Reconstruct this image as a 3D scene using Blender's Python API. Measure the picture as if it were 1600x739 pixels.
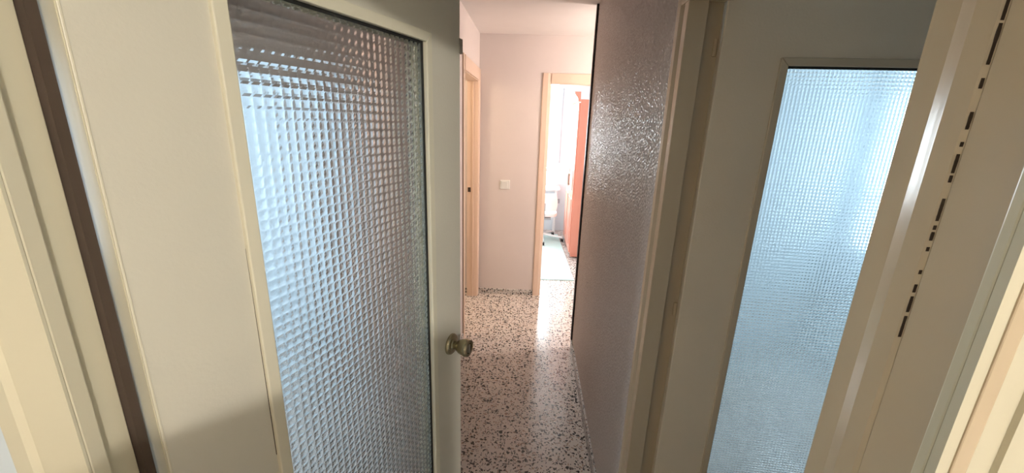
import bpy, bmesh, math, random
import numpy as np
from mathutils import Vector, Matrix

scene = bpy.context.scene
COL = scene.collection
for o in list(bpy.data.objects):
    bpy.data.objects.remove(o)

# ------------------------------------------------------------------ camera
EYE = 1.8
F_PX, PITCH, YAW, ROLL = 641.6, 0.2772, -0.03738, 0.0335
cam_data = bpy.data.cameras.new('camera')
cam_data.sensor_fit = 'HORIZONTAL'
cam_data.sensor_width = 36.0
cam_data.lens = F_PX / 1600.0 * 36.0
cam_data.clip_start = 0.01
cam = bpy.data.objects.new('camera', cam_data)
COL.objects.link(cam)
_f = Vector((math.sin(YAW) * math.cos(PITCH), math.cos(YAW) * math.cos(PITCH), -math.sin(PITCH)))
_r = Vector((math.cos(YAW), -math.sin(YAW), 0))
_u = _r.cross(_f)
_r2 = _r * math.cos(ROLL) + _u * math.sin(ROLL)
_u2 = _u * math.cos(ROLL) - _r * math.sin(ROLL)
cam.matrix_world = Matrix(((_r2.x, _u2.x, -_f.x, 0), (_r2.y, _u2.y, -_f.y, 0), (_r2.z, _u2.z, -_f.z, EYE), (0, 0, 0, 1)))
scene.camera = cam

# ------------------------------------------------------------------ world, light, exposure
world = bpy.data.worlds.new('sky')
scene.world = world
world.use_nodes = True
world.node_tree.nodes['Background'].inputs[0].default_value = (0.72, 0.87, 1.0, 1)
world.node_tree.nodes['Background'].inputs[1].default_value = 1.5
vs = scene.view_settings
vs.view_transform = 'Standard'
vs.look = 'None'
vs.exposure = 0.34
vs.gamma = 1.0
vs.use_curve_mapping = False


def area(name, loc, target, sx, sy, power, color):
    l = bpy.data.lights.new(name, 'AREA')
    l.shape = 'RECTANGLE'
    l.size, l.size_y = sx, sy
    l.energy = power
    l.color = color
    o = bpy.data.objects.new(name, l)
    COL.objects.link(o)
    o.location = loc
    o.rotation_euler = (Vector(target) - Vector(loc)).to_track_quat('-Z', 'Y').to_euler()
    return o


def bulb(name, loc, power, color, radius=0.09):
    l = bpy.data.lights.new(name, 'POINT')
    l.energy = power
    l.color = color
    l.shadow_soft_size = radius
    o = bpy.data.objects.new(name, l)
    COL.objects.link(o)
    o.location = loc
    return o


# daylight standing outside the windows of the rooms
area('daylight_bedroom', (-0.27, 7.12, 1.55), (-0.27, 5, 1.55), 1.36, 1.1, 215, (0.82, 0.93, 1.0))
area('daylight_left_room', (-3.12, 1.3, 1.5), (-1, 1.3, 1.5), 1.3, 1.2, 40, (0.72, 0.87, 1.0))
area('daylight_right_room', (3.12, 2.15, 1.5), (1, 2.15, 1.5), 1.1, 1.2, 30, (0.58, 0.82, 1.0))
# lamps that hang in the rooms, all above or behind the view
bulb('bulb_entry_room', (2.6, -3.3, 2.45), 325, (1.0, 0.965, 0.90), 0.11)
bulb('bulb_side_room', (-1.5, 3.1, 2.2), 22, (1.0, 0.74, 0.5), 0.10)
bulb('bulb_hall_end', (1.4, 3.3, 1.95), 33, (1.0, 0.90, 0.84), 0.12)

# ------------------------------------------------------------------ materials
MATS = {}


def new_mat(name):
    m = bpy.data.materials.new(name)
    m.use_nodes = True
    nt = m.node_tree
    b = nt.nodes['Principled BSDF']
    MATS[name] = m
    return m, nt, b


def N(nt, t, **kw):
    n = nt.nodes.new(t)
    for k, v in kw.items():
        if k in n.inputs:
            n.inputs[k].default_value = v
        else:
            setattr(n, k, v)
    return n


def paint(name, col, rough=0.4, bump=0.0, bscale=60.0, var=0.04, vscale=6.0, spec=0.5, stretch=None, detail=3.0, bdist=0.002):
    m, nt, b = new_mat(name)
    L = nt.links
    tc = N(nt, 'ShaderNodeTexCoord')
    mp = N(nt, 'ShaderNodeMapping')
    if stretch:
        mp.inputs['Scale'].default_value = stretch
    L.new(tc.outputs['Object'], mp.inputs['Vector'])
    n1 = N(nt, 'ShaderNodeTexNoise', Scale=vscale, Detail=4.0)
    L.new(mp.outputs[0], n1.inputs['Vector'])
    cr = N(nt, 'ShaderNodeMixRGB')
    cr.inputs[1].default_value = tuple(c * (1 - var) for c in col) + (1,)
    cr.inputs[2].default_value = tuple(min(1, c * (1 + var)) for c in col) + (1,)
    L.new(n1.outputs['Fac'], cr.inputs[0])
    L.new(cr.outputs[0], b.inputs['Base Color'])
    b.inputs['Roughness'].default_value = rough
    b.inputs['Specular IOR Level'].default_value = spec
    if bump > 0:
        n2 = N(nt, 'ShaderNodeTexNoise', Scale=bscale, Detail=detail)
        L.new(mp.outputs[0], n2.inputs['Vector'])
        bp = N(nt, 'ShaderNodeBump', Strength=bump, Distance=bdist)
        L.new(n2.outputs['Fac'], bp.inputs['Height'])
        L.new(bp.outputs[0], b.inputs['Normal'])
    return m


paint('hall_wall', (0.72, 0.64, 0.60), 0.6, 0.15, 90, 0.03)
paint('entry_room_wall', (0.70, 0.68, 0.60), 0.7, 0.1, 60, 0.02)
paint('ceiling_white', (0.80, 0.74, 0.70), 0.8, 0.1, 60, 0.03)
paint('entry_wall', (0.66, 0.73, 0.78), 0.6, 0.1, 60, 0.02)
paint('blue_wall', (0.74, 0.82, 0.86), 0.7, 0.1, 60, 0.02)
paint('bedroom_wall', (0.78, 0.84, 0.88), 0.7, 0.05, 60, 0.02)
paint('cream_paint', (0.69, 0.63, 0.465), 0.32, 0.25, 30, 0.03, stretch=(1, 1, 0.12))
paint('door_paint', (0.66, 0.62, 0.51), 0.38, 0.15, 160, 0.03)
paint('bead_paint', (0.71, 0.66, 0.51), 0.32, 0.2, 40, 0.03, stretch=(1, 1, 0.2))
paint('shade_tan', (0.60, 0.475, 0.32), 0.22, 0.25, 26, 0.04, stretch=(1, 1, 0.08))  # cream paint on the right side, its shaded tan put into the colour
paint('peach_paint', (0.78, 0.585, 0.45), 0.35, 0.15, 30, 0.04, stretch=(1, 1, 0.1))
paint('dark_brown', (0.055, 0.034, 0.022), 0.7, 0.2, 80, 0.15)
paint('hinge_brown', (0.065, 0.043, 0.030), 0.7, 0.2, 80, 0.15)
paint('door_shade_tan', (0.80, 0.655, 0.475), 0.4, 0.25, 160, 0.04)  # right door's paint, with the tan of its dim light put into the colour
paint('black_gasket', (0.012, 0.012, 0.011), 0.6)
paint('dark_edge', (0.03, 0.018, 0.016), 0.5)
paint('switch_white', (0.82, 0.82, 0.78), 0.3)
paint('white_lacquer', (0.85, 0.85, 0.84), 0.35)
paint('chalk_white', (0.85, 0.82, 0.76), 0.8)
paint('grey_plastic', (0.32, 0.33, 0.34), 0.5)
paint('catch_grey', (0.33, 0.29, 0.24), 0.5)
paint('black_plastic', (0.02, 0.02, 0.02), 0.4)
paint('strap_grey', (0.42, 0.46, 0.5), 0.8)
paint('salmon_wood', (0.72, 0.27, 0.185), 0.28, 0.2, 40, 0.08, stretch=(1, 1, 0.08))
paint('rug_mint', (0.60, 0.82, 0.80), 0.95, 0.6, 220, 0.05)
paint('grey_metal', (0.26, 0.235, 0.20), 0.45)
MATS['grey_metal'].node_tree.nodes['Principled BSDF'].inputs['Metallic'].default_value = 0.7

m, nt, b = new_mat('aged_brass')
b.inputs['Metallic'].default_value = 1.0
b.inputs['Roughness'].default_value = 0.27
_tc = N(nt, 'ShaderNodeTexCoord')
_n = N(nt, 'ShaderNodeTexNoise', Scale=60.0, Detail=4.0)
nt.links.new(_tc.outputs['Object'], _n.inputs['Vector'])
_cr = N(nt, 'ShaderNodeMixRGB')
_cr.inputs[1].default_value = (0.36, 0.325, 0.215, 1)
_cr.inputs[2].default_value = (0.47, 0.42, 0.28, 1)
nt.links.new(_n.outputs['Fac'], _cr.inputs[0])
nt.links.new(_cr.outputs[0], b.inputs['Base Color'])

m, nt, b = new_mat('pressed_glass')
b.inputs['Base Color'].default_value = (0.93, 0.96, 0.97, 1)
b.inputs['Transmission Weight'].default_value = 1.0
b.inputs['Roughness'].default_value = 0.12
b.inputs['IOR'].default_value = 1.46

m, nt, b = new_mat('window_glass')
nt.nodes.remove(b)
_out = nt.nodes['Material Output']
_tr = N(nt, 'ShaderNodeBsdfTransparent')
_gl = N(nt, 'ShaderNodeBsdfGlossy', Roughness=0.02)
_mx = N(nt, 'ShaderNodeMixShader')
_mx.inputs[0].default_value = 0.06
nt.links.new(_tr.outputs[0], _mx.inputs[1])
nt.links.new(_gl.outputs[0], _mx.inputs[2])
nt.links.new(_mx.outputs[0], _out.inputs[0])


def terrazzo(name, base_a, base_b, rough, scale=1.0, dark_amount=0.62):
    m, nt, b = new_mat(name)
    L = nt.links
    tc = N(nt, 'ShaderNodeTexCoord')
    wn = N(nt, 'ShaderNodeTexNoise', Scale=38.0 * scale, Detail=2.0)
    L.new(tc.outputs['Object'], wn.inputs['Vector'])
    ws = N(nt, 'ShaderNodeVectorMath', operation='SUBTRACT')
    L.new(wn.outputs['Color'], ws.inputs[0])
    ws.inputs[1].default_value = (0.5, 0.5, 0.5)
    wm = N(nt, 'ShaderNodeVectorMath', operation='SCALE')
    L.new(ws.outputs[0], wm.inputs[0])
    wm.inputs['Scale'].default_value = 0.035 / scale
    wa = N(nt, 'ShaderNodeVectorMath', operation='ADD')
    L.new(tc.outputs['Object'], wa.inputs[0])
    L.new(wm.outputs[0], wa.inputs[1])

    def chips(sc, keep, size):
        v = N(nt, 'ShaderNodeTexVoronoi', Scale=sc * scale)
        L.new(wa.outputs[0], v.inputs['Vector'])
        d = N(nt, 'ShaderNodeMath', operation='LESS_THAN')
        L.new(v.outputs['Distance'], d.inputs[0])
        d.inputs[1].default_value = size
        sp = N(nt, 'ShaderNodeSeparateColor')
        L.new(v.outputs['Color'], sp.inputs[0])
        k = N(nt, 'ShaderNodeMath', operation='LESS_THAN')
        L.new(sp.outputs[0], k.inputs[0])
        k.inputs[1].default_value = keep
        mm = N(nt, 'ShaderNodeMath', operation='MULTIPLY')
        L.new(d.outputs[0], mm.inputs[0])
        L.new(k.outputs[0], mm.inputs[1])
        return mm
    c1 = chips(46, 0.58, 0.37)
    c2 = chips(90, 0.46, 0.39)
    c3 = chips(70, 0.25, 0.42)
    n1 = N(nt, 'ShaderNodeTexNoise', Scale=14.0, Detail=4.0)
    L.new(tc.outputs['Object'], n1.inputs['Vector'])
    base = N(nt, 'ShaderNodeMixRGB')
    base.inputs[1].default_value = base_a + (1,)
    base.inputs[2].default_value = base_b + (1,)
    L.new(n1.outputs['Fac'], base.inputs[0])
    br = N(nt, 'ShaderNodeMixRGB')
    br.inputs[2].default_value = (0.36, 0.25, 0.18, 1)
    L.new(c3.outputs[0], br.inputs[0])
    L.new(base.outputs[0], br.inputs[1])
    mx = N(nt, 'ShaderNodeMath', operation='MAXIMUM')
    L.new(c1.outputs[0], mx.inputs[0])
    L.new(c2.outputs[0], mx.inputs[1])
    dk = N(nt, 'ShaderNodeMixRGB')
    dk.inputs[2].default_value = (0.025, 0.022, 0.02, 1)
    L.new(mx.outputs[0], dk.inputs[0])
    L.new(br.outputs[0], dk.inputs[1])
    L.new(dk.outputs[0], b.inputs['Base Color'])
    b.inputs['Roughness'].default_value = rough
    b.inputs['Specular IOR Level'].default_value = 0.55
    return m


terrazzo('terrazzo_floor', (0.64, 0.575, 0.52), (0.74, 0.68, 0.62), 0.19)
terrazzo('terrazzo_skirting', (0.58, 0.55, 0.51), (0.66, 0.62, 0.58), 0.4)

# glossy blobby plaster of the right hall wall
m, nt, b = new_mat('blob_plaster')
L = nt.links
_tc = N(nt, 'ShaderNodeTexCoord')
_n0 = N(nt, 'ShaderNodeTexNoise', Scale=3.0, Detail=5.0)
_mp = N(nt, 'ShaderNodeMapping')
_mp.inputs['Scale'].default_value = (1, 1, 0.25)
L.new(_tc.outputs['Object'], _mp.inputs['Vector'])
L.new(_mp.outputs[0], _n0.inputs['Vector'])
_c = N(nt, 'ShaderNodeMixRGB')
_c.inputs[1].default_value = (0.62, 0.545, 0.495, 1)
_c.inputs[2].default_value = (0.72, 0.64, 0.585, 1)
L.new(_n0.outputs['Fac'], _c.inputs[0])
L.new(_c.outputs[0], b.inputs['Base Color'])
b.inputs['Roughness'].default_value = 0.3
b.inputs['Specular IOR Level'].default_value = 0.5
_v = N(nt, 'ShaderNodeTexNoise', Scale=400.0, Detail=2.0)
L.new(_tc.outputs['Object'], _v.inputs['Vector'])
_bp = N(nt, 'ShaderNodeBump', Strength=0.25, Distance=0.003)
L.new(_v.outputs['Fac'], _bp.inputs['Height'])
L.new(_bp.outputs[0], b.inputs['Normal'])

# ------------------------------------------------------------------ mesh helpers


class MB:
    """collects convex pieces in world (or local) coordinates"""

    def __init__(self):
        self.v, self.f = [], []

    def box(self, x0, x1, y0, y1, z0, z1):
        i = len(self.v)
        self.v += [(x0, y0, z0), (x1, y0, z0), (x1, y1, z0), (x0, y1, z0), (x0, y0, z1), (x1, y0, z1), (x1, y1, z1), (x0, y1, z1)]
        self.f += [tuple(i + k for k in q) for q in ((3, 2, 1, 0), (4, 5, 6, 7), (0, 1, 5, 4), (1, 2, 6, 5), (2, 3, 7, 6), (3, 0, 4, 7))]
        return self

    def prism(self, poly, vec):
        """poly: list of 3D points, extruded by vec"""
        i = len(self.v)
        n = len(poly)
        vec = Vector(vec)
        self.v += [tuple(p) for p in poly] + [tuple(Vector(p) + vec) for p in poly]
        self.f.append(tuple(i + k for k in range(n))[::-1])
        self.f.append(tuple(i + n + k for k in range(n)))
        for k in range(n):
            k2 = (k + 1) % n
            self.f.append((i + k, i + k2, i + n + k2, i + n + k))
        return self

    def loft(self, rings, close=True, cap=True):
        i = len(self.v)
        n = len(rings[0])
        for r in rings:
            self.v += [tuple(p) for p in r]
        for a in range(len(rings) - 1):
            for k in range(n if close else n - 1):
                k2 = (k + 1) % n
                self.f.append((i + a * n + k, i + a * n + k2, i + (a + 1) * n + k2, i + (a + 1) * n + k))
        if cap:
            self.f.append(tuple(i + k for k in range(n))[::-1])
            self.f.append(tuple(i + (len(rings) - 1) * n + k for k in range(n)))
        return self

    def lathe(self, prof, center, axis='z', n=24):
        rings = []
        for (r, h) in prof:
            ring = []
            for k in range(n):
                a = 2 * math.pi * k / n
                c, s = r * math.cos(a), r * math.sin(a)
                if axis == 'z':
                    ring.append((center[0] + c, center[1] + s, center[2] + h))
                elif axis == 'y':
                    ring.append((center[0] + c, center[1] + h, center[2] + s))
                else:
                    ring.append((center[0] + h, center[1] + c, center[2] + s))
            rings.append(ring)
        return self.loft(rings)

    def tube(self, p0, p1, r, n=10, r1=None):
        p0, p1 = Vector(p0), Vector(p1)
        d = (p1 - p0).normalized()
        a = d.cross(Vector((0, 0, 1)) if abs(d.z) < 0.9 else Vector((1, 0, 0))).normalized()
        bb = d.cross(a)
        r1 = r if r1 is None else r1
        return self.loft([[p0 + (a * math.cos(2 * math.pi * k / n) + bb * math.sin(2 * math.pi * k / n)) * r for k in range(n)],
                          [p1 + (a * math.cos(2 * math.pi * k / n) + bb * math.sin(2 * math.pi * k / n)) * r1 for k in range(n)]])

    def build(self, name, mat, parent=None, bevel=0.0, smooth=False, seg=2, origin=None):
        me = bpy.data.meshes.new(name)
        off = Vector(origin) if origin else Vector((0, 0, 0))
        me.from_pydata([tuple(Vector(p) - off) for p in self.v], [], self.f)
        bm = bmesh.new()
        bm.from_mesh(me)
        bmesh.ops.recalc_face_normals(bm, faces=bm.faces)
        if bevel > 0:
            bmesh.ops.bevel(bm, geom=[e for e in bm.edges if len(e.link_faces) == 2 and e.calc_face_angle(0) > 0.5], offset=bevel, segments=seg, profile=0.5, affect='EDGES', clamp_overlap=True)
        if smooth:
            for fc in bm.faces:
                fc.smooth = True
            for e in bm.edges:
                if len(e.link_faces) == 2 and e.calc_face_angle(0) > 0.6:
                    e.smooth = False
        bm.to_mesh(me)
        bm.free()
        me.materials.append(MATS[mat])
        o = bpy.data.objects.new(name, me)
        COL.objects.link(o)
        if parent:
            o.parent = parent
        if origin:
            o.location = off if not parent else off
        return o


def tag(o, label, cat, group=None, kind=None):
    o['label'] = label
    o['category'] = cat
    if group:
        o['group'] = group
    if kind:
        o['kind'] = kind
    return o


def empty(name, loc, rotz=0.0):
    o = bpy.data.objects.new(name, None)
    COL.objects.link(o)
    o.location = loc
    o.rotation_euler = (0, 0, rotz)
    o.empty_display_size = 0.1
    return o


def struct(o, label, cat):
    return tag(o, label, cat, kind='structure')


# ------------------------------------------------------------------ dimensions
CEIL = 2.545
XL, XR = -0.505, 0.410          # hall side walls
YE = 4.073                      # wall at the end of the hall
YB = 6.85                       # back wall of the bedroom
DOOR_H = 2.13

# ------------------------------------------------------------------ floor, ceiling
struct(MB().box(-3.1, 3.1, -6.3, 7.0, -0.1, 0).build('floor', 'terrazzo_floor'), 'speckled black and white polished terrazzo floor of the hallway', 'floor')
struct(MB().box(-3.1, 3.1, -6.3, 7.0, CEIL, CEIL + 0.1).build('ceiling', 'ceiling_white'), 'plain off-white ceiling above the hallway', 'ceiling')


def wall_with_hole(mb, axis, a0, a1, t0, t1, holes, z1=CEIL):
    """wall running along axis ('x' or 'y') from a0 to a1, thickness t0..t1; holes: (h0,h1,z0,z1)"""
    def bx(p0, p1, z0, zt):
        if p1 - p0 < 1e-6 or zt - z0 < 1e-6:
            return
        if axis == 'x':
            mb.box(p0, p1, t0, t1, z0, zt)
        else:
            mb.box(t0, t1, p0, p1, z0, zt)
    cur = a0
    for (h0, h1, hz0, hz1) in sorted(holes):
        bx(cur, h0, 0, z1)
        bx(h0, h1, 0, hz0)
        bx(h0, h1, hz1, z1)
        cur = h1
    bx(cur, a1, 0, z1)
    return mb


# entry wall (the doorway the photograph is taken through)
mb = MB()
wall_with_hole(mb, 'x', -3.0, 3.0, 0.367, 0.415, [(-0.520, 0.412, 0, DOOR_H + 0.02)])
struct(mb.build('wall_entry', 'entry_wall'), 'wall around the near doorway, pale blue at its lower left edge', 'wall')
# left hall wall with the opening behind the near door and the far open doorway
L_NEAR = (0.47, 1.26)
L_FAR = (3.145, 3.985)
mb = MB()
wall_with_hole(mb, 'y', 0.47, YE, XL - 0.1, XL, [(L_NEAR[0], L_NEAR[1], 0, 1.87), (L_FAR[0], L_FAR[1], 0, DOOR_H + 0.01)])
struct(mb.build('wall_left', 'hall_wall'), 'pinkish wall on the left of the hallway behind the open door', 'wall')
# right hall wall: textured, ends in a corner with a dark edge
R_DOOR = (0.478, 1.276)
mb = MB()
wall_with_hole(mb, 'y', 0.415, 3.02, XR, XR + 0.095, [(R_DOOR[0], R_DOOR[1], 0, DOOR_H)])
struct(mb.build('wall_right', 'blob_plaster'), 'grey-brown blobby glossy plaster wall on the right of the hallway', 'wall')


def plaster_skin(parent, y0, y1, z0, z1, step, amp):
    ny, nz = int((y1 - y0) / step), int((z1 - z0) / step)
    rs = np.random.RandomState(3)
    n = rs.randn(nz, ny)
    fy = np.fft.fftfreq(ny, step)[None, :]
    fz = np.fft.fftfreq(nz, step)[:, None]
    fr = np.hypot(fy, fz * 0.85)
    band = np.exp(-((fr - 75.0) / 45.0) ** 2)
    h = np.real(np.fft.ifft2(np.fft.fft2(n) * band))
    h = h / h.std()
    h = np.tanh(h * 0.9) * amp
    V = np.zeros((nz, ny, 3))
    V[:, :, 1] = np.linspace(y0, y1, ny)[None, :]
    V[:, :, 2] = np.linspace(z0, z1, nz)[:, None]
    V[:, :, 0] = XR - amp - h
    a_ = (np.arange(nz - 1)[:, None] * ny + np.arange(ny - 1)[None, :]).ravel()
    quads = np.stack([a_, a_ + ny, a_ + ny + 1, a_ + 1], axis=1).astype(np.int32)
    me = bpy.data.meshes.new('plaster_relief')
    me.vertices.add(nz * ny)
    me.vertices.foreach_set('co', V.reshape(-1).astype(np.float32))
    me.loops.add(quads.size)
    me.loops.foreach_set('vertex_index', quads.ravel())
    me.polygons.add(len(quads))
    me.polygons.foreach_set('loop_start', np.arange(0, quads.size, 4, dtype=np.int32))
    me.polygons.foreach_set('use_smooth', np.ones(len(quads), dtype=bool))
    me.update(calc_edges=True)
    me.materials.append(MATS['blob_plaster'])
    o = bpy.data.objects.new('plaster_relief', me)
    COL.objects.link(o)
    o.parent = parent
    return o


plaster_skin(bpy.data.objects['wall_right'], 1.30, 3.012, 0.07, CEIL, 0.0036, 0.0020)
# end wall with the bedroom doorway
E_DOOR = (0.165, 0.985)
mb = MB()
wall_with_hole(mb, 'x', -3.0, 3.0, YE, YE + 0.1, [(E_DOOR[0], E_DOOR[1], 0, 2.134)])
struct(mb.build('wall_end', 'hall_wall'), 'pinkish end wall of the hallway with the light switch', 'wall')
# walls not or hardly in view that close the rooms
struct(MB().box(XR + 0.095, 1.75, 2.92, 3.02, 0, CEIL).build('wall_recess_near', 'hall_wall'), 'near wall of the recess at the hallway end', 'wall')
struct(MB().box(1.65, 1.75, 3.02, YE, 0, CEIL).build('wall_recess_right', 'hall_wall'), 'right wall of the recess at the hallway end', 'wall')
mb = MB()
wall_with_hole(mb, 'y', 0.415, 2.5, -3.1, -3.0, [(0.65, 1.95, 0.9, 2.1)])
struct(mb.build('wall_left_room_outer', 'blue_wall'), 'outer wall of the room left of the hallway', 'wall')
struct(MB().box(-3.0, XL - 0.1, 2.4, 2.5, 0, CEIL).build('wall_left_room_far', 'blue_wall'), 'pale blue wall seen through the near glass door', 'wall')
struct(MB().box(-3.0, -2.9, 2.5, YE, 0, CEIL).build('wall_side_room_outer', 'hall_wall'), 'outer wall of the side room at the far left', 'wall')
mb = MB()
wall_with_hole(mb, 'y', 0.415, 3.0, 3.0, 3.1, [(1.6, 2.7, 0.9, 2.1)])
struct(mb.build('wall_right_room_outer', 'blue_wall'), 'outer wall of the room right of the hallway', 'wall')
struct(MB().box(XR + 0.095, 3.0, 2.82, 2.92, 0, CEIL).build('wall_right_room_far', 'blue_wall'), 'pale blue wall seen through the right glass door', 'wall')
struct(MB().box(-2.4, -2.3, -6.2, 0.36, 0, CEIL).build('wall_entry_room_left', 'entry_room_wall'), 'left wall of the room the photograph is taken from', 'wall')
struct(MB().box(3.0, 3.1, -6.2, 0.36, 0, CEIL).build('wall_entry_room_right', 'entry_room_wall'), 'right wall of the room the photograph is taken from', 'wall')
struct(MB().box(-2.4, 3.1, -6.3, -6.2, 0, CEIL).build('wall_entry_room_back', 'entry_room_wall'), 'back wall of the room the photograph is taken from', 'wall')
struct(MB().box(1.46, 3.0, 0.415, 1.25, 0, CEIL).build('daylight_blocker', 'hall_wall'), 'unseen block added to keep daylight off the right door', 'wall')  # solid block added to stop the room's daylight reaching the right door face
# bedroom
mb = MB()
wall_with_hole(mb, 'x', -1.5, 1.6, YB, YB + 0.15, [(-0.95, 0.407, 1.0, 2.1)])
struct(mb.build('wall_bedroom_back', 'bedroom_wall'), 'pale bedroom back wall with the window', 'wall')
struct(MB().box(-1.6, -1.5, YE + 0.1, YB, 0, CEIL).build('wall_bedroom_left', 'bedroom_wall'), 'left wall of the bright bedroom', 'wall')
struct(MB().box(1.5, 1.6, YE + 0.1, YB, 0, CEIL).build('wall_bedroom_right', 'bedroom_wall'), 'right wall of the bright bedroom', 'wall')
# unseen blocker added behind the viewer to keep the lamp off the lower door
struct(MB().box(-0.12, 0.56, -0.16, -0.06, 0, 1.52).build('lamp_blocker', 'ceiling_white'), 'added unseen lamp blocker behind the viewpoint', 'wall')

# dark corner edge of the right wall
struct(MB().box(XR - 0.016, XR + 0.03, 3.0125, 3.045, 0.088, CEIL).build('trim_1', 'dark_edge'), 'thin black strip on the far corner of the textured wall', 'trim')

# skirtings


def skirt_y(name, x_wall, sgn, y0, y1, h, label, mat='terrazzo_skirting', th=0.013):
    xf = x_wall + sgn * th
    poly = [(x_wall, y0, 0), (xf, y0, 0), (xf, y0, h - 0.004), (x_wall + sgn * (th - 0.004), y0, h), (x_wall, y0, h)]
    struct(MB().prism(poly, (0, y1 - y0, 0)).build(name, mat), label, 'skirting')


def skirt_x(name, y_wall, x0, x1, h, label, mat='terrazzo_skirting', th=0.012):
    yf = y_wall - th
    poly = [(x0, y_wall, 0), (x0, yf, 0), (x0, yf, h - 0.004), (x0, yf + 0.004, h), (x0, y_wall, h)]
    struct(MB().prism(poly, (x1 - x0, 0, 0)).build(name, mat), label, 'skirting')


skirt_y('baseboard_right', XR, -1, 1.34, 3.045, 0.085, 'low pale terrazzo skirting along the textured right wall')
skirt_x('baseboard_end', YE, XL, 0.085, 0.056, 'low speckled terrazzo skirting under the light switch wall')
skirt_x('baseboard_side_room', YE, -2.9, XL - 0.1, 0.056, 'short bit of terrazzo skirting seen through the far left doorway')
skirt_y('baseboard_left', XL, 1, 1.28, 3.06, 0.07, 'terrazzo skirting along the left wall behind the door')

# ------------------------------------------------------------------ near doorway frame (trim_2)
t2 = empty('trim_2', (0, 0.36, 0))
struct(t2, 'cream painted frame of the near doorway', 'door frame')


def part(mb, name, mat, parent, bevel=0.0, smooth=False, label=None):
    off = parent.matrix_world.translation if parent.parent is None else None
    loc = Vector(parent.location)
    mb.v = [tuple(Vector(p) - loc) for p in mb.v]
    o = mb.build(name, mat, parent, bevel, smooth)
    if label:
        o['label'] = label
    return o


# left jamb: stop, rebate, casing on the room side
part(MB().box(-0.525, -0.505, 0.3665, 0.421, 0, DOOR_H + 0.03), 'rebate', 'cream_paint', t2, 0.0015)
part(MB().box(-0.506, -0.493, 0.3625, 0.382, 0, DOOR_H), 'door_stop', 'cream_paint', t2, 0.002)
# casing on room side with a groove: profile in xy
CY = 0.359


def casing_left():
    p = [(-0.493, 0.362), (-0.493, CY), (-0.543, CY), (-0.547, CY + 0.004), (-0.554, CY + 0.004), (-0.560, CY - 0.001), (-0.585, CY + 0.002), (-0.592, CY + 0.006), (-0.592, 0.3675), (-0.5055, 0.3675), (-0.5055, 0.362)]
    return [(x, y, 0) for x, y in p]


part(MB().prism(casing_left(), (0, 0, DOOR_H + 0.1)), 'casing', 'cream_paint', t2)
# right jamb
part(MB().box(0.397, 0.412, 0.322, 0.4045, 0, DOOR_H + 0.03), 'rebate', 'shade_tan', t2, 0.0015)  # same cream as the left rebate, with its shade put into the colour
part(MB().box(0.386, 0.400, 0.3325, 0.3435, 0, DOOR_H), 'door_stop', 'cream_paint', t2, 0.002)
CYR = 0.3235
pr = [(0.386, 0.332), (0.386, CYR), (0.4235, CYR), (0.4255, CYR + 0.004), (0.438, CYR + 0.004), (0.440, CYR), (0.475, CYR), (0.480, CYR + 0.005), (0.480, 0.3675), (0.4125, 0.3675), (0.4125, 0.332)]
part(MB().prism([(x, y, 0) for x, y in pr], (0, 0, DOOR_H + 0.1)), 'casing', 'cream_paint', t2)
# head
part(MB().box(-0.505, 0.397, 0.3685, 0.42, DOOR_H, DOOR_H + 0.02), 'head_jamb', 'cream_paint', t2)
part(MB().box(-0.493, 0.386, 0.3685, 0.382, 2.055, DOOR_H), 'head_stop', 'cream_paint', t2, 0.002)  # unseen; set low so that it shadows the top of the open door
part(MB().box(-0.592, 0.48, 0.335, 0.362, DOOR_H, DOOR_H + 0.09), 'head_casing', 'cream_paint', t2)
# dark strip behind the hinge side
part(MB().box(-0.603, -0.4965, 0.4215, 0.4340, 0, DOOR_H), 'hinge_board', 'hinge_brown', t2, label='dark brown strip in the hinge gap')

# ------------------------------------------------------------------ glass doors


def glass_relief(name, x0, x1, z0, z1, y_front, thick, nx, nz, k, amp, parent):
    """pressed glass: a solid pane whose front is a grid of raised square pillows"""
    W, Hh = nx * k + 1, nz * k + 1
    xs = np.linspace(x0, x1, W)
    zs = np.linspace(z0, z1, Hh)
    u = (np.arange(W) % k) / k
    v = (np.arange(Hh) % k) / k
    pu = 1 - (2 * u - 1) ** 2
    pv = 1 - (2 * v - 1) ** 2
    hgt = amp * np.outer(pv, pu)
    V = np.zeros((Hh, W, 3))
    V[:, :, 0] = xs[None, :]
    V[:, :, 2] = zs[:, None]
    V[:, :, 1] = y_front - hgt
    verts = V.reshape(-1, 3)
    a = (np.arange(Hh - 1)[:, None] * W + np.arange(W - 1)[None, :]).ravel()
    quads = np.stack([a, a + 1, a + W + 1, a + W], axis=1)
    nb = len(verts)
    back = np.array([(x0, y_front + thick, z0), (x1, y_front + thick, z0), (x1, y_front + thick, z1), (x0, y_front + thick, z1)])
    c00, c10, c11, c01 = 0, W - 1, W * Hh - 1, W * (Hh - 1)
    extra = np.array([(nb + 3, nb + 2, nb + 1, nb), (c00, nb, nb + 1, c10), (c10, nb + 1, nb + 2, c11), (c11, nb + 2, nb + 3, c01), (c01, nb + 3, nb, c00)])
    verts = np.vstack([verts, back])
    quads = np.vstack([quads, extra]).astype(np.int32)
    me = bpy.data.meshes.new(name)
    me.vertices.add(len(verts))
    me.vertices.foreach_set('co', verts.astype(np.float32).ravel())
    me.loops.add(quads.size)
    me.loops.foreach_set('vertex_index', quads.ravel())
    me.polygons.add(len(quads))
    me.polygons.foreach_set('loop_start', np.arange(0, quads.size, 4, dtype=np.int32))
    sm = np.zeros(len(quads), dtype=bool)
    me.polygons.foreach_set('use_smooth', sm)
    me.update(calc_edges=True)
    me.validate()
    me.materials.append(MATS['pressed_glass'])
    o = bpy.data.objects.new(name, me)
    COL.objects.link(o)
    o.parent = parent
    o['label'] = 'pressed glass pane with a fine square grid relief'
    return o


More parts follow.
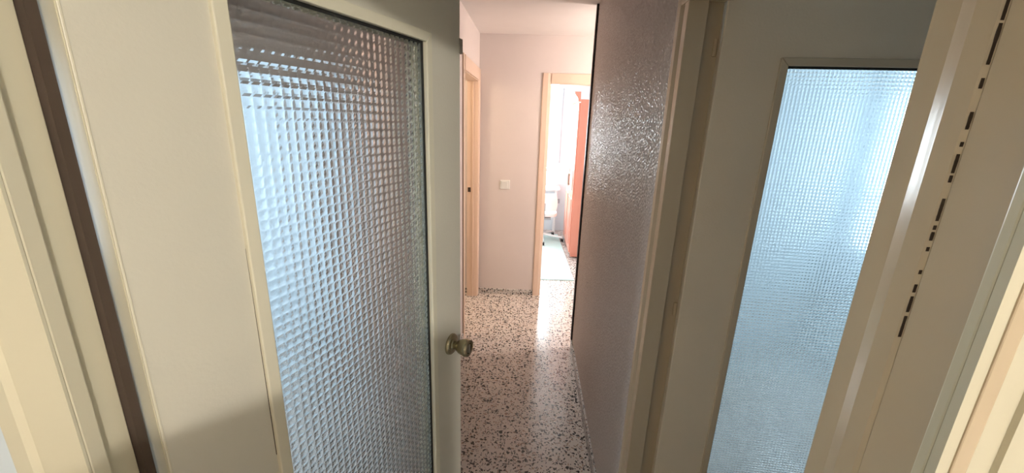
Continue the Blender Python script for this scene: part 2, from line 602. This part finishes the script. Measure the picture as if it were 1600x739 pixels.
def glass_door(name, loc, rotz, Lw, Ht, th, a, m, gtop, gbot, nx, nz, k, amp, door_mat, bead_mat):
    """local x along the leaf from the hinge, y away from the viewer, z up"""
    root = empty(name, loc, rotz)
    x0, x1 = a + m, Lw - a - m       # visible glass
    zb = 0.008
    # leaf: a ring around the glass hole
    hx0, hx1, hz0, hz1 = a + 0.006, Lw - a - 0.006, gbot - m + 0.006, gtop + m - 0.006
    outer = [(0, zb), (Lw, zb), (Lw, Ht), (0, Ht)]
    inner = [(hx0, hz0), (hx1, hz0), (hx1, hz1), (hx0, hz1)]
    mb = MB()
    for y in (0, th):
        i = len(mb.v)
        mb.v += [(x, y, z) for x, z in outer] + [(x, y, z) for x, z in inner]
        for q in range(4):
            q2 = (q + 1) % 4
            mb.f.append((i + q, i + q2, i + 4 + q2, i + 4 + q))
    for q in range(4):
        q2 = (q + 1) % 4
        mb.f.append((q, q2, 8 + q2, 8 + q))
        mb.f.append((4 + q, 4 + q2, 12 + q2, 12 + q))
    mb.build('leaf', door_mat, root, 0.0025)
    # mitred glazing beads, front and back
    oz0, oz1 = gbot - m, gtop + m
    oc = [(a, oz0), (Lw - a, oz0), (Lw - a, oz1), (a, oz1)]
    ic = [(x0, gbot), (x1, gbot), (x1, gtop), (x0, gtop)]
    proud = 0.007
    for side in (0, 1):
        for q in range(4):
            q2 = (q + 1) % 4
            gap = 0.0004
            if side == 0:
                yf, yb = -proud, 0.006
            else:
                yf, yb = th + proud, th - 0.006
            o1, o2, i1, i2 = oc[q], oc[q2], ic[q], ic[q2]
            dx, dz = o2[0] - o1[0], o2[1] - o1[1]
            ln = math.hypot(dx, dz)
            gx, gz = dx / ln * gap, dz / ln * gap
            p = [(o1[0] + gx, o1[1] + gz), (o2[0] - gx, o2[1] - gz), (i2[0] - gx, i2[1] - gz), (i1[0] + gx, i1[1] + gz)]
            bdl = MB().prism([(x, yf, z) for x, z in p], (0, yb - yf, 0)).build('glazing_bead', bead_mat, root, 0.0022)
    # black putty line between bead and glass
    gk = 0.0055
    ic2 = [(x0 + gk, gbot + gk), (x1 - gk, gbot + gk), (x1 - gk, gtop - gk), (x0 + gk, gtop - gk)]
    ic1 = [(x0 - 0.004, gbot - 0.004), (x1 + 0.004, gbot - 0.004), (x1 + 0.004, gtop + 0.004), (x0 - 0.004, gtop + 0.004)]
    mbg = MB()
    for q in range(4):
        q2 = (q + 1) % 4
        mbg.prism([(x, 0.0062, z) for x, z in (ic1[q], ic1[q2], ic2[q2], ic2[q])], (0, 0.002, 0))
    mbg.build('putty_line', 'black_gasket', root)
    glass_relief('glass_pane', x0 - 0.004, x1 + 0.004, gbot - 0.004, gtop + 0.004, 0.0115, 0.006, nx, nz, k, amp, root)
    return root


def knob_set(root, x, z, y0, sgn):
    """round door knob on a dished rose; sgn -1 towards the viewer side"""
    kn = MB().lathe([(0.0005, 0.060 * sgn), (0.017, 0.060 * sgn), (0.0175, 0.066 * sgn), (0.0255, 0.0665 * sgn), (0.0275, 0.063 * sgn), (0.0278, 0.055 * sgn), (0.0225, 0.036 * sgn),
                     (0.017, 0.027 * sgn), (0.0125, 0.022 * sgn), (0.0115, 0.014 * sgn), (0.0115, 0.004 * sgn)], (x, y0, z), 'y', 40)
    k = kn.build('knob', 'aged_brass', root, smooth=True)
    MB().lathe([(0.0335, 0), (0.034, 0.003 * sgn), (0.032, 0.008 * sgn), (0.028, 0.0115 * sgn), (0.020, 0.0125 * sgn), (0.016, 0.0165 * sgn), (0.012, 0.0175 * sgn)], (x, y0, z), 'y', 40).build('rose', 'aged_brass', k, smooth=True)
    MB().box(x - 0.003, x + 0.003, y0 + sgn * 0.069, y0 + sgn * 0.058, z - 0.0145, z + 0.0145).build('turn_button', 'grey_metal', k, 0.001)
    return k


PH = 0.334
G_TOP = EYE + 0.170
door1 = glass_door('door_1', (-0.472, 0.430, 0), math.pi / 2 - PH, 0.82, 2.115, 0.045, 0.150, 0.0225, G_TOP, 0.34, 28, 96, 4, 0.0023, 'door_paint', 'bead_paint')
struct(door1, 'cream glass door standing open on the left with a brass knob', 'door')
knob_set(door1, 0.754, 1.115, 0.0, -1)
knob_set(door1, 0.754, 1.115, 0.045, 1)
# little roller catch near the top of the free edge and a latch plate beside the knob
MB().box(0.812, 0.831, -0.003, 0.018, 1.968, 2.006).build('roller_catch', 'catch_grey', door1, 0.002)
MB().box(0.8195, 0.8215, 0.010, 0.034, 1.06, 1.17).build('latch_plate', 'aged_brass', door1, 0.0005)
# raised paint ridge along the hinge corner
MB().box(-0.0004, 0.0028, -0.0010, 0.002, 0.01, 2.11).build('paint_ridge', 'bead_paint', door1, 0.0008)
MB().prism([(0.1488, -0.0006, 1.22), (0.1500, -0.0006, 1.22), (0.1500, -0.0006, 1.45), (0.1496, -0.0006, 1.60), (0.1494, -0.0006, 1.45)], (0, 0.001, 0)).build('open_joint', 'dark_brown', door1)
MB().box(-0.0008, 0.0004, 0.0025, 0.0425, 0.012, 2.11).build('hinge_edge', 'cream_paint', door1)
for zc in (0.25, 0.9):
    MB().tube((-0.004, 0.052, zc - 0.045), (-0.004, 0.052, zc + 0.045), 0.006).build('hinge', 'grey_metal', door1, smooth=True)

PS = -0.086
door2 = glass_door('door_2', (0.4965, 1.218, 0), PS, 0.76, 2.15, 0.033, 0.154, 0.0205, EYE + 0.160, 0.34, 43, 164, 3, 0.0020, 'door_shade_tan', 'shade_tan')
struct(door2, 'shade-toned tan glass door with blue-lit pressed glass opened into the right room', 'door')
knob_set(door2, 0.70, 1.115, 0.0, -1)
knob_set(door2, 0.70, 1.115, 0.033, 1)
for zc in (0.30, 1.223, 2.007):
    MB().tube((-0.006, 0.032, zc - 0.022), (-0.006, 0.032, zc + 0.022), 0.0055).build('hinge', 'shade_tan', door2, smooth=True)
# bare strip where the paint has peeled from the hinge edge
MB().prism([(-0.0010, 0.003, 2.14), (-0.0010, 0.026, 2.14), (-0.0010, 0.024, 2.075), (-0.0010, 0.014, 2.06), (-0.0010, 0.011, 2.02), (-0.0010, 0.009, 1.995), (-0.0010, 0.006, 2.03)], (0.0012, 0, 0)).build('peeled_paint', 'chalk_white', door2)['label'] = 'white bare streak on the hinge edge'

# ------------------------------------------------------------------ right doorway frame (trim_3)
t3 = empty('trim_3', (XR, 0.85, 0))
struct(t3, 'shade-toned tan door frame in the right hallway wall', 'door frame')
HT = DOOR_H + 0.085


def casing_profile(y_in, sgn):
    """moulded casing in plan; y_in inner edge, sgn +1 runs towards +y"""
    p = [(XR, 0.0), (XR - 0.004, 0.0), (XR - 0.0042, 0.022), (XR - 0.0145, 0.047), (XR - 0.0150, 0.070), (XR - 0.012, 0.0745), (XR, 0.0745)]
    return [(x, y_in + sgn * y, 0) for x, y in p]


part(MB().prism(casing_profile(0.4795, -1), (0, 0, HT)), 'casing', 'shade_tan', t3)
part(MB().prism(casing_profile(1.235, 1), (0, 0, HT)), 'casing', 'shade_tan', t3)
part(MB().box(XR - 0.014, XR, 0.405, 1.3095, DOOR_H - 0.015, HT), 'head_casing', 'shade_tan', t3, 0.002)
# jamb boards with rebate
part(MB().box(XR - 0.012, XR + 0.040, 1.222, 1.2538, 0, DOOR_H), 'jamb', 'shade_tan', t3, 0.0015)
part(MB().box(XR + 0.0005, XR + 0.099, 1.2540, 1.2755, 0, DOOR_H), 'jamb_lining', 'shade_tan', t3, 0.001)
part(MB().box(XR - 0.002, XR + 0.099, 0.478, 0.490, 0, DOOR_H), 'jamb_lining', 'shade_tan', t3, 0.001)
part(MB().box(XR - 0.002, XR + 0.099, 0.490, 1.235, DOOR_H - 0.014, DOOR_H), 'head_lining', 'shade_tan', t3, 0.001)
# dark ragged joint between this casing and the near frame
mbj = MB()
zz_ = np.arange(1.05, 2.12, 0.0022)
wv = np.convolve(np.random.RandomState(5).randn(len(zz_) + 8), np.ones(3) / 3, 'same')[4:4 + len(zz_)]
wv = wv + 0.4 * np.interp(zz_, zz_[::24], np.random.RandomState(9).randn(len(zz_[::24])))
for q in range(len(zz_) - 1):
    w0 = max(0.0, wv[q] - (0.55 if zz_[q] > 1.6 else 1.1)) * 0.0004
    w1 = max(0.0, wv[q + 1] - (0.55 if zz_[q] > 1.6 else 1.1)) * 0.0004
    if w0 + w1 > 0:
        w0, w1 = min(w0, 0.0012), min(w1, 0.0012)
        mbj.prism([(XR - 0.0157, 0.4053 - w0, zz_[q]), (XR - 0.0157, 0.4055 + w0, zz_[q]), (XR - 0.0157, 0.4055 + w1, zz_[q + 1]), (XR - 0.0157, 0.4053 - w1, zz_[q + 1])], (0.003, 0, 0))
part(mbj, 'open_joint', 'dark_brown', t3, label='dark ragged crack between the two frames')

# ------------------------------------------------------------------ far left doorway frame (trim_4)
t4 = empty('trim_4', (XL, 3.56, 0))
struct(t4, 'peach painted frame of the open doorway at the far left', 'door frame')
HL = 2.237


def casing_left_wall(y_in, sgn):
    p = [(XL, 0.0), (XL + 0.006, 0.0), (XL + 0.0145, 0.03), (XL + 0.0145, 0.066), (XL + 0.012, 0.072), (XL, 0.072)]
    return [(x, y_in + sgn * y, 0) for x, y in p]


part(MB().prism(casing_left_wall(3.15, -1), (0, 0, HL)), 'casing', 'peach_paint', t4)
part(MB().prism(casing_left_wall(3.98, 1), (0, 0, HL)), 'casing', 'peach_paint', t4)
part(MB().box(XL, XL + 0.014, 3.15, 3.98, 2.135, HL), 'head_casing', 'peach_paint', t4, 0.002)
part(MB().box(XL - 0.1, XL + 0.002, 3.972, 3.986, 0, 2.14), 'jamb', 'peach_paint', t4, 0.001)
part(MB().box(XL - 0.050, XL - 0.036, 3.962, 3.973, 0, 2.13), 'door_stop', 'peach_paint', t4, 0.001)
part(MB().box(XL - 0.1, XL + 0.002, 3.144, 3.156, 0, 2.14), 'jamb', 'peach_paint', t4, 0.001)
part(MB().box(XL - 0.1, XL + 0.002, 3.156, 3.972, 2.128, 2.142), 'head_jamb', 'peach_paint', t4, 0.001)
part(MB().box(XL - 0.092, XL - 0.064, 3.969, 3.973, 1.105, 1.150), 'strike_hole', 'dark_brown', t4, label='dark latch hole in the far jamb')

# ------------------------------------------------------------------ bedroom doorway frame (trim_5)
t5 = empty('trim_5', (0.57, YE, 0))
struct(t5, 'peach painted frame of the bedroom doorway in the end wall', 'door frame')


def casing_end(x_in, sgn):
    p = [(0.0, YE), (0.0, YE - 0.006), (0.03, YE - 0.0145), (0.074, YE - 0.0145), (0.080, YE - 0.011), (0.080, YE)]
    return [(x_in + sgn * x, y, 0) for x, y in p]


part(MB().prism(casing_end(0.165, -1), (0, 0, 2.223)), 'casing', 'peach_paint', t5)
part(MB().prism(casing_end(0.985, 1), (0, 0, 2.223)), 'casing', 'peach_paint', t5)
part(MB().box(0.165, 0.985, YE - 0.014, YE, 2.134, 2.223), 'head_casing', 'peach_paint', t5, 0.002)
part(MB().box(0.153, 0.166, YE - 0.001, YE + 0.11, 0, 2.14), 'jamb', 'peach_paint', t5, 0.001)
part(MB().box(0.984, 0.997, YE - 0.001, YE + 0.11, 0, 2.14), 'jamb', 'peach_paint', t5, 0.001)
part(MB().box(0.166, 0.984, YE - 0.001, YE + 0.11, 2.128, 2.14), 'head_jamb', 'peach_paint', t5, 0.001)

# ------------------------------------------------------------------ bedroom window (window_1)
w1 = empty('window_1', (-0.27, YB + 0.05, 1.0))
struct(w1, 'bright white-framed bedroom window behind the far doorway', 'window')
WX0, WX1, WZ0, WZ1, WY = -0.95, 0.407, 1.0, 2.1, YB + 0.045
part(MB().box(WX0, WX0 + 0.05, WY, WY + 0.05, WZ0, WZ1), 'window_frame', 'white_lacquer', w1, 0.003)
part(MB().box(WX1 - 0.05, WX1, WY, WY + 0.05, WZ0, WZ1), 'window_frame', 'white_lacquer', w1, 0.003)
part(MB().box(WX0 + 0.05, WX1 - 0.05, WY, WY + 0.05, WZ1 - 0.05, WZ1), 'window_frame', 'white_lacquer', w1, 0.003)
part(MB().box(WX0 + 0.05, WX1 - 0.05, WY, WY + 0.05, WZ0, WZ0 + 0.05), 'window_frame', 'white_lacquer', w1, 0.003)
part(MB().box(-0.30, -0.24, WY, WY + 0.05, WZ0 + 0.05, WZ1 - 0.05), 'mullion', 'white_lacquer', w1, 0.003)
for xa, xb in ((WX0 + 0.05, -0.30), (-0.24, WX1 - 0.05)):
    part(MB().box(xa, xb, WY + 0.022, WY + 0.027, WZ0 + 0.05, WZ1 - 0.05), 'pane', 'window_glass', w1)
part(MB().box(WX0 - 0.03, WX1 + 0.03, YB - 0.03, YB + 0.05, WZ0 - 0.03, WZ0), 'window_sill', 'white_lacquer', w1, 0.004)
# roller shutter box above it
part(MB().box(-1.2, 0.56, YB - 0.02, YB, 2.285, 2.54), 'shutter_box', 'white_lacquer', w1, 0.004)

# side windows of the two glass door rooms
for i, (xx, ya, yb) in enumerate(((-3.07, 0.65, 1.95), (3.03, 1.6, 2.7))):
    w = empty('window_%d' % (i + 2), (xx, (ya + yb) / 2, 0.9))
    struct(w, ('window of the room left of the hallway', 'window of the room right of the hallway')[i], 'window')
    part(MB().box(xx, xx + 0.04, ya, ya + 0.05, 0.9, 2.1), 'window_frame', 'white_lacquer', w, 0.003)
    part(MB().box(xx, xx + 0.04, yb - 0.05, yb, 0.9, 2.1), 'window_frame', 'white_lacquer', w, 0.003)
    part(MB().box(xx, xx + 0.04, ya + 0.05, yb - 0.05, 0.9, 0.95), 'window_frame', 'white_lacquer', w, 0.003)
    part(MB().box(xx, xx + 0.04, ya + 0.05, yb - 0.05, 2.05, 2.1), 'window_frame', 'white_lacquer', w, 0.003)
    part(MB().box(xx + 0.018, xx + 0.022, ya + 0.05, yb - 0.05, 0.95, 2.05), 'pane', 'window_glass', w)

# ------------------------------------------------------------------ light switch
sw = empty('light_switch', (-0.240, YE, 1.1755))
tag(sw, 'square white light switch on the pinkish end wall', 'light switch')
part(MB().box(-0.289, -0.191, YE - 0.009, YE, 1.131, 1.220), 'plate', 'switch_white', sw, 0.003)
part(MB().prism([(-0.275, YE - 0.0075, 1.145), (-0.275, YE - 0.0105, 1.145), (-0.275, YE - 0.0155, 1.207), (-0.275, YE - 0.0075, 1.207)], (0.060, 0, 0)), 'rocker', 'switch_white', sw, 0.001)

# ------------------------------------------------------------------ wardrobe
WD_X, WD_Y0, WD_Y1, WD_D, WD_H = 0.575, 5.37, 6.36, 0.56, 2.07
wd = empty('wardrobe', (WD_X + WD_D / 2, (WD_Y0 + WD_Y1) / 2, 0))
tag(wd, 'tall reddish-orange wooden wardrobe inside the bright bedroom', 'wardrobe')
part(MB().box(WD_X + 0.02, WD_X + WD_D, WD_Y0, WD_Y1, 0.05, WD_H), 'body', 'salmon_wood', wd, 0.004)
cp = [(WD_X + 0.02, 2.04), (WD_X - 0.012, 2.05), (WD_X - 0.02, 2.085), (WD_X - 0.055, 2.125), (WD_X - 0.065, 2.16), (WD_X + 0.02, 2.16)]
part(MB().prism([(x, WD_Y0 + 0.02, z) for x, z in cp], (0, WD_Y1 - WD_Y0 - 0.02, 0)), 'cornice', 'salmon_wood', wd, 0.002)
part(MB().box(WD_X + 0.03, WD_X + WD_D - 0.03, WD_Y0 + 0.012, WD_Y1 - 0.01, 0.016, 0.05), 'plinth', 'salmon_wood', wd, 0.002)
for yy in (WD_Y0 + 0.05, WD_Y1 - 0.05):
    for xx in (WD_X + 0.13, WD_X + WD_D - 0.06):
        part(MB().lathe([(0.022, 0), (0.026, 0.006), (0.022, 0.017)], (xx, yy, 0), 'z', 14), 'foot', 'black_plastic', wd, smooth=True)
ym = (WD_Y0 + WD_Y1) / 2
for (ya, yb, yh) in ((WD_Y0 + 0.012, ym - 0.003, ym - 0.04), (ym + 0.003, WD_Y1 - 0.012, ym + 0.04)):
    d = part(MB().box(WD_X, WD_X + 0.02, ya, yb, 0.08, 2.03), 'door', 'salmon_wood', wd, 0.004)
    for (za, zb_) in ((0.18, 0.80), (0.92, 1.93)):
        pm = MB().box(WD_X - 0.008, WD_X + 0.002, ya + 0.07, yb - 0.07, za, zb_)
        pm.v = [tuple(Vector(p) - Vector(wd.location)) for p in pm.v]
        pm.build('raised_panel', 'salmon_wood', d, 0.006)
    hm = MB().tube((WD_X - 0.022, yh, 0.93), (WD_X - 0.022, yh, 1.09), 0.007)
    hm.tube((WD_X, yh, 0.945), (WD_X - 0.022, yh, 0.945), 0.005).tube((WD_X, yh, 1.075), (WD_X - 0.022, yh, 1.075), 0.005)
    hm.v = [tuple(Vector(p) - Vector(wd.location)) for p in hm.v]
    hm.build('handle', 'grey_metal', d, smooth=True)

# ------------------------------------------------------------------ rug
rug = MB().prism([(0.579, 4.535, 0.0), (0.503, 6.545, 0.0), (-0.60, 6.505, 0.0), (-0.53, 4.50, 0.0)], (0, 0, 0.011)).build('rug', 'rug_mint', None, 0.004, origin=(0.0, 5.5, 0.0))
tag(rug, 'pale mint rug lying on the bedroom floor', 'rug')

# ------------------------------------------------------------------ desk with chair
dk = empty('desk', (0.0, 6.55, 0))
tag(dk, 'white desk under the bedroom window', 'desk')
part(MB().box(-0.72, 0.494, 6.48, 6.83, 0.747, 0.775), 'desk_top', 'white_lacquer', dk, 0.003)
for xx in (-0.69, 0.44):
    for yy in (6.57, 6.79):
        part(MB().box(xx - 0.015, xx + 0.015, yy - 0.015, yy + 0.015, 0.0, 0.747), 'leg', 'white_lacquer', dk, 0.002)
part(MB().box(-0.675, 0.425, 6.785, 6.795, 0.67, 0.747), 'apron', 'white_lacquer', dk, 0.002)

CHX, CHY = 0.235, 6.19
ch = empty('office_chair', (CHX, CHY, 0.011), 0.0)
tag(ch, 'white swivel chair on black castors at the desk', 'chair')
B0 = 0.0
sr = []
for zz, s in ((0.395, 0.86), (0.405, 0.97), (0.43, 1.0), (0.455, 0.97), (0.468, 0.86)):
    ring = []
    for k in range(28):
        an = 2 * math.pi * k / 28
        c, s_ = math.cos(an), math.sin(an)
        ring.append((0.21 * s * math.copysign(abs(c) ** 0.6, c), 0.20 * s * math.copysign(abs(s_) ** 0.6, s_), zz))
    sr.append(ring)
MB().loft(sr).build('seat', 'white_lacquer', ch, smooth=True)
# curved back on the viewer side
rows = []
for q in range(9):
    zz = 0.50 + 0.26 * q / 8
    hw = 0.20 * (1 - 0.25 * abs(q / 8 - 0.45) ** 2 * 2)
    ring = []
    for k in range(13):
        x = hw * (-1 + 2 * k / 12)
        ring.append((x, -0.20 + 0.25 * x * x * 4 - 0.02 * q / 8, zz))
    for k in range(12, -1, -1):
        x = hw * (-1 + 2 * k / 12)
        ring.append((x, -0.222 + 0.25 * x * x * 4 - 0.02 * q / 8, zz))
    rows.append(ring)
MB().loft(rows).build('backrest', 'white_lacquer', ch, smooth=True)
MB().box(-0.02, 0.02, -0.235, -0.222, 0.38, 0.62).build('back_bracket', 'grey_plastic', ch, 0.003)
MB().box(-0.11, 0.11, -0.225, 0.08, 0.372, 0.395).build('seat_plate', 'grey_plastic', ch, 0.004)
MB().tube((0, 0, 0.10), (0, 0, 0.372), 0.022, 14).build('gas_lift', 'grey_plastic', ch, smooth=True)
A0 = math.atan2(6.487 - CHY, 0.432 - CHX) - 0.02
for k in range(5):
    an = A0 + 2 * math.pi * k / 5
    c, s = math.cos(an), math.sin(an)
    R_ = 0.32
    am = MB().tube((0, 0, 0.095), (R_ * c, R_ * s, 0.072), 0.018, 10, 0.013).build('base_arm', 'white_lacquer', ch, smooth=True)
    px, py = R_ * c, R_ * s
    MB().lathe([(0.004, -0.022), (0.022, -0.022), (0.0262, -0.016), (0.0262, -0.004), (0.015, -0.003), (0.015, 0.003), (0.0262, 0.004), (0.0262, 0.016), (0.022, 0.022), (0.004, 0.022)], (px, py, 0.0265), 'x', 18).build('castor', 'black_plastic', am, smooth=True)

# ------------------------------------------------------------------ wall socket, shutter strap
so = empty('wall_socket', (0.49, YB, 0.506))
tag(so, 'small grey wall socket low on the bedroom wall below the desk', 'socket')
part(MB().box(0.452, 0.528, YB - 0.009, YB, 0.468, 0.544), 'plate', 'strap_grey', so, 0.003)
part(MB().lathe([(0.024, 0.0), (0.026, -0.012), (0.020, -0.012), (0.0195, -0.008), (0.001, -0.008)], (0.49, YB - 0.0, 0.506), 'y', 20), 'socket_well', 'grey_plastic', so, smooth=True)

st = empty('shutter_strap', (0.478, YB, 1.1))
tag(st, 'grey roller shutter strap hanging beside the bedroom window', 'strap')
part(MB().box(0.467, 0.489, YB - 0.024, YB - 0.022, 1.13, 2.30), 'strap', 'strap_grey', st)
part(MB().box(0.455, 0.501, YB - 0.028, YB, 1.00, 1.14), 'winder_box', 'white_lacquer', st, 0.005)
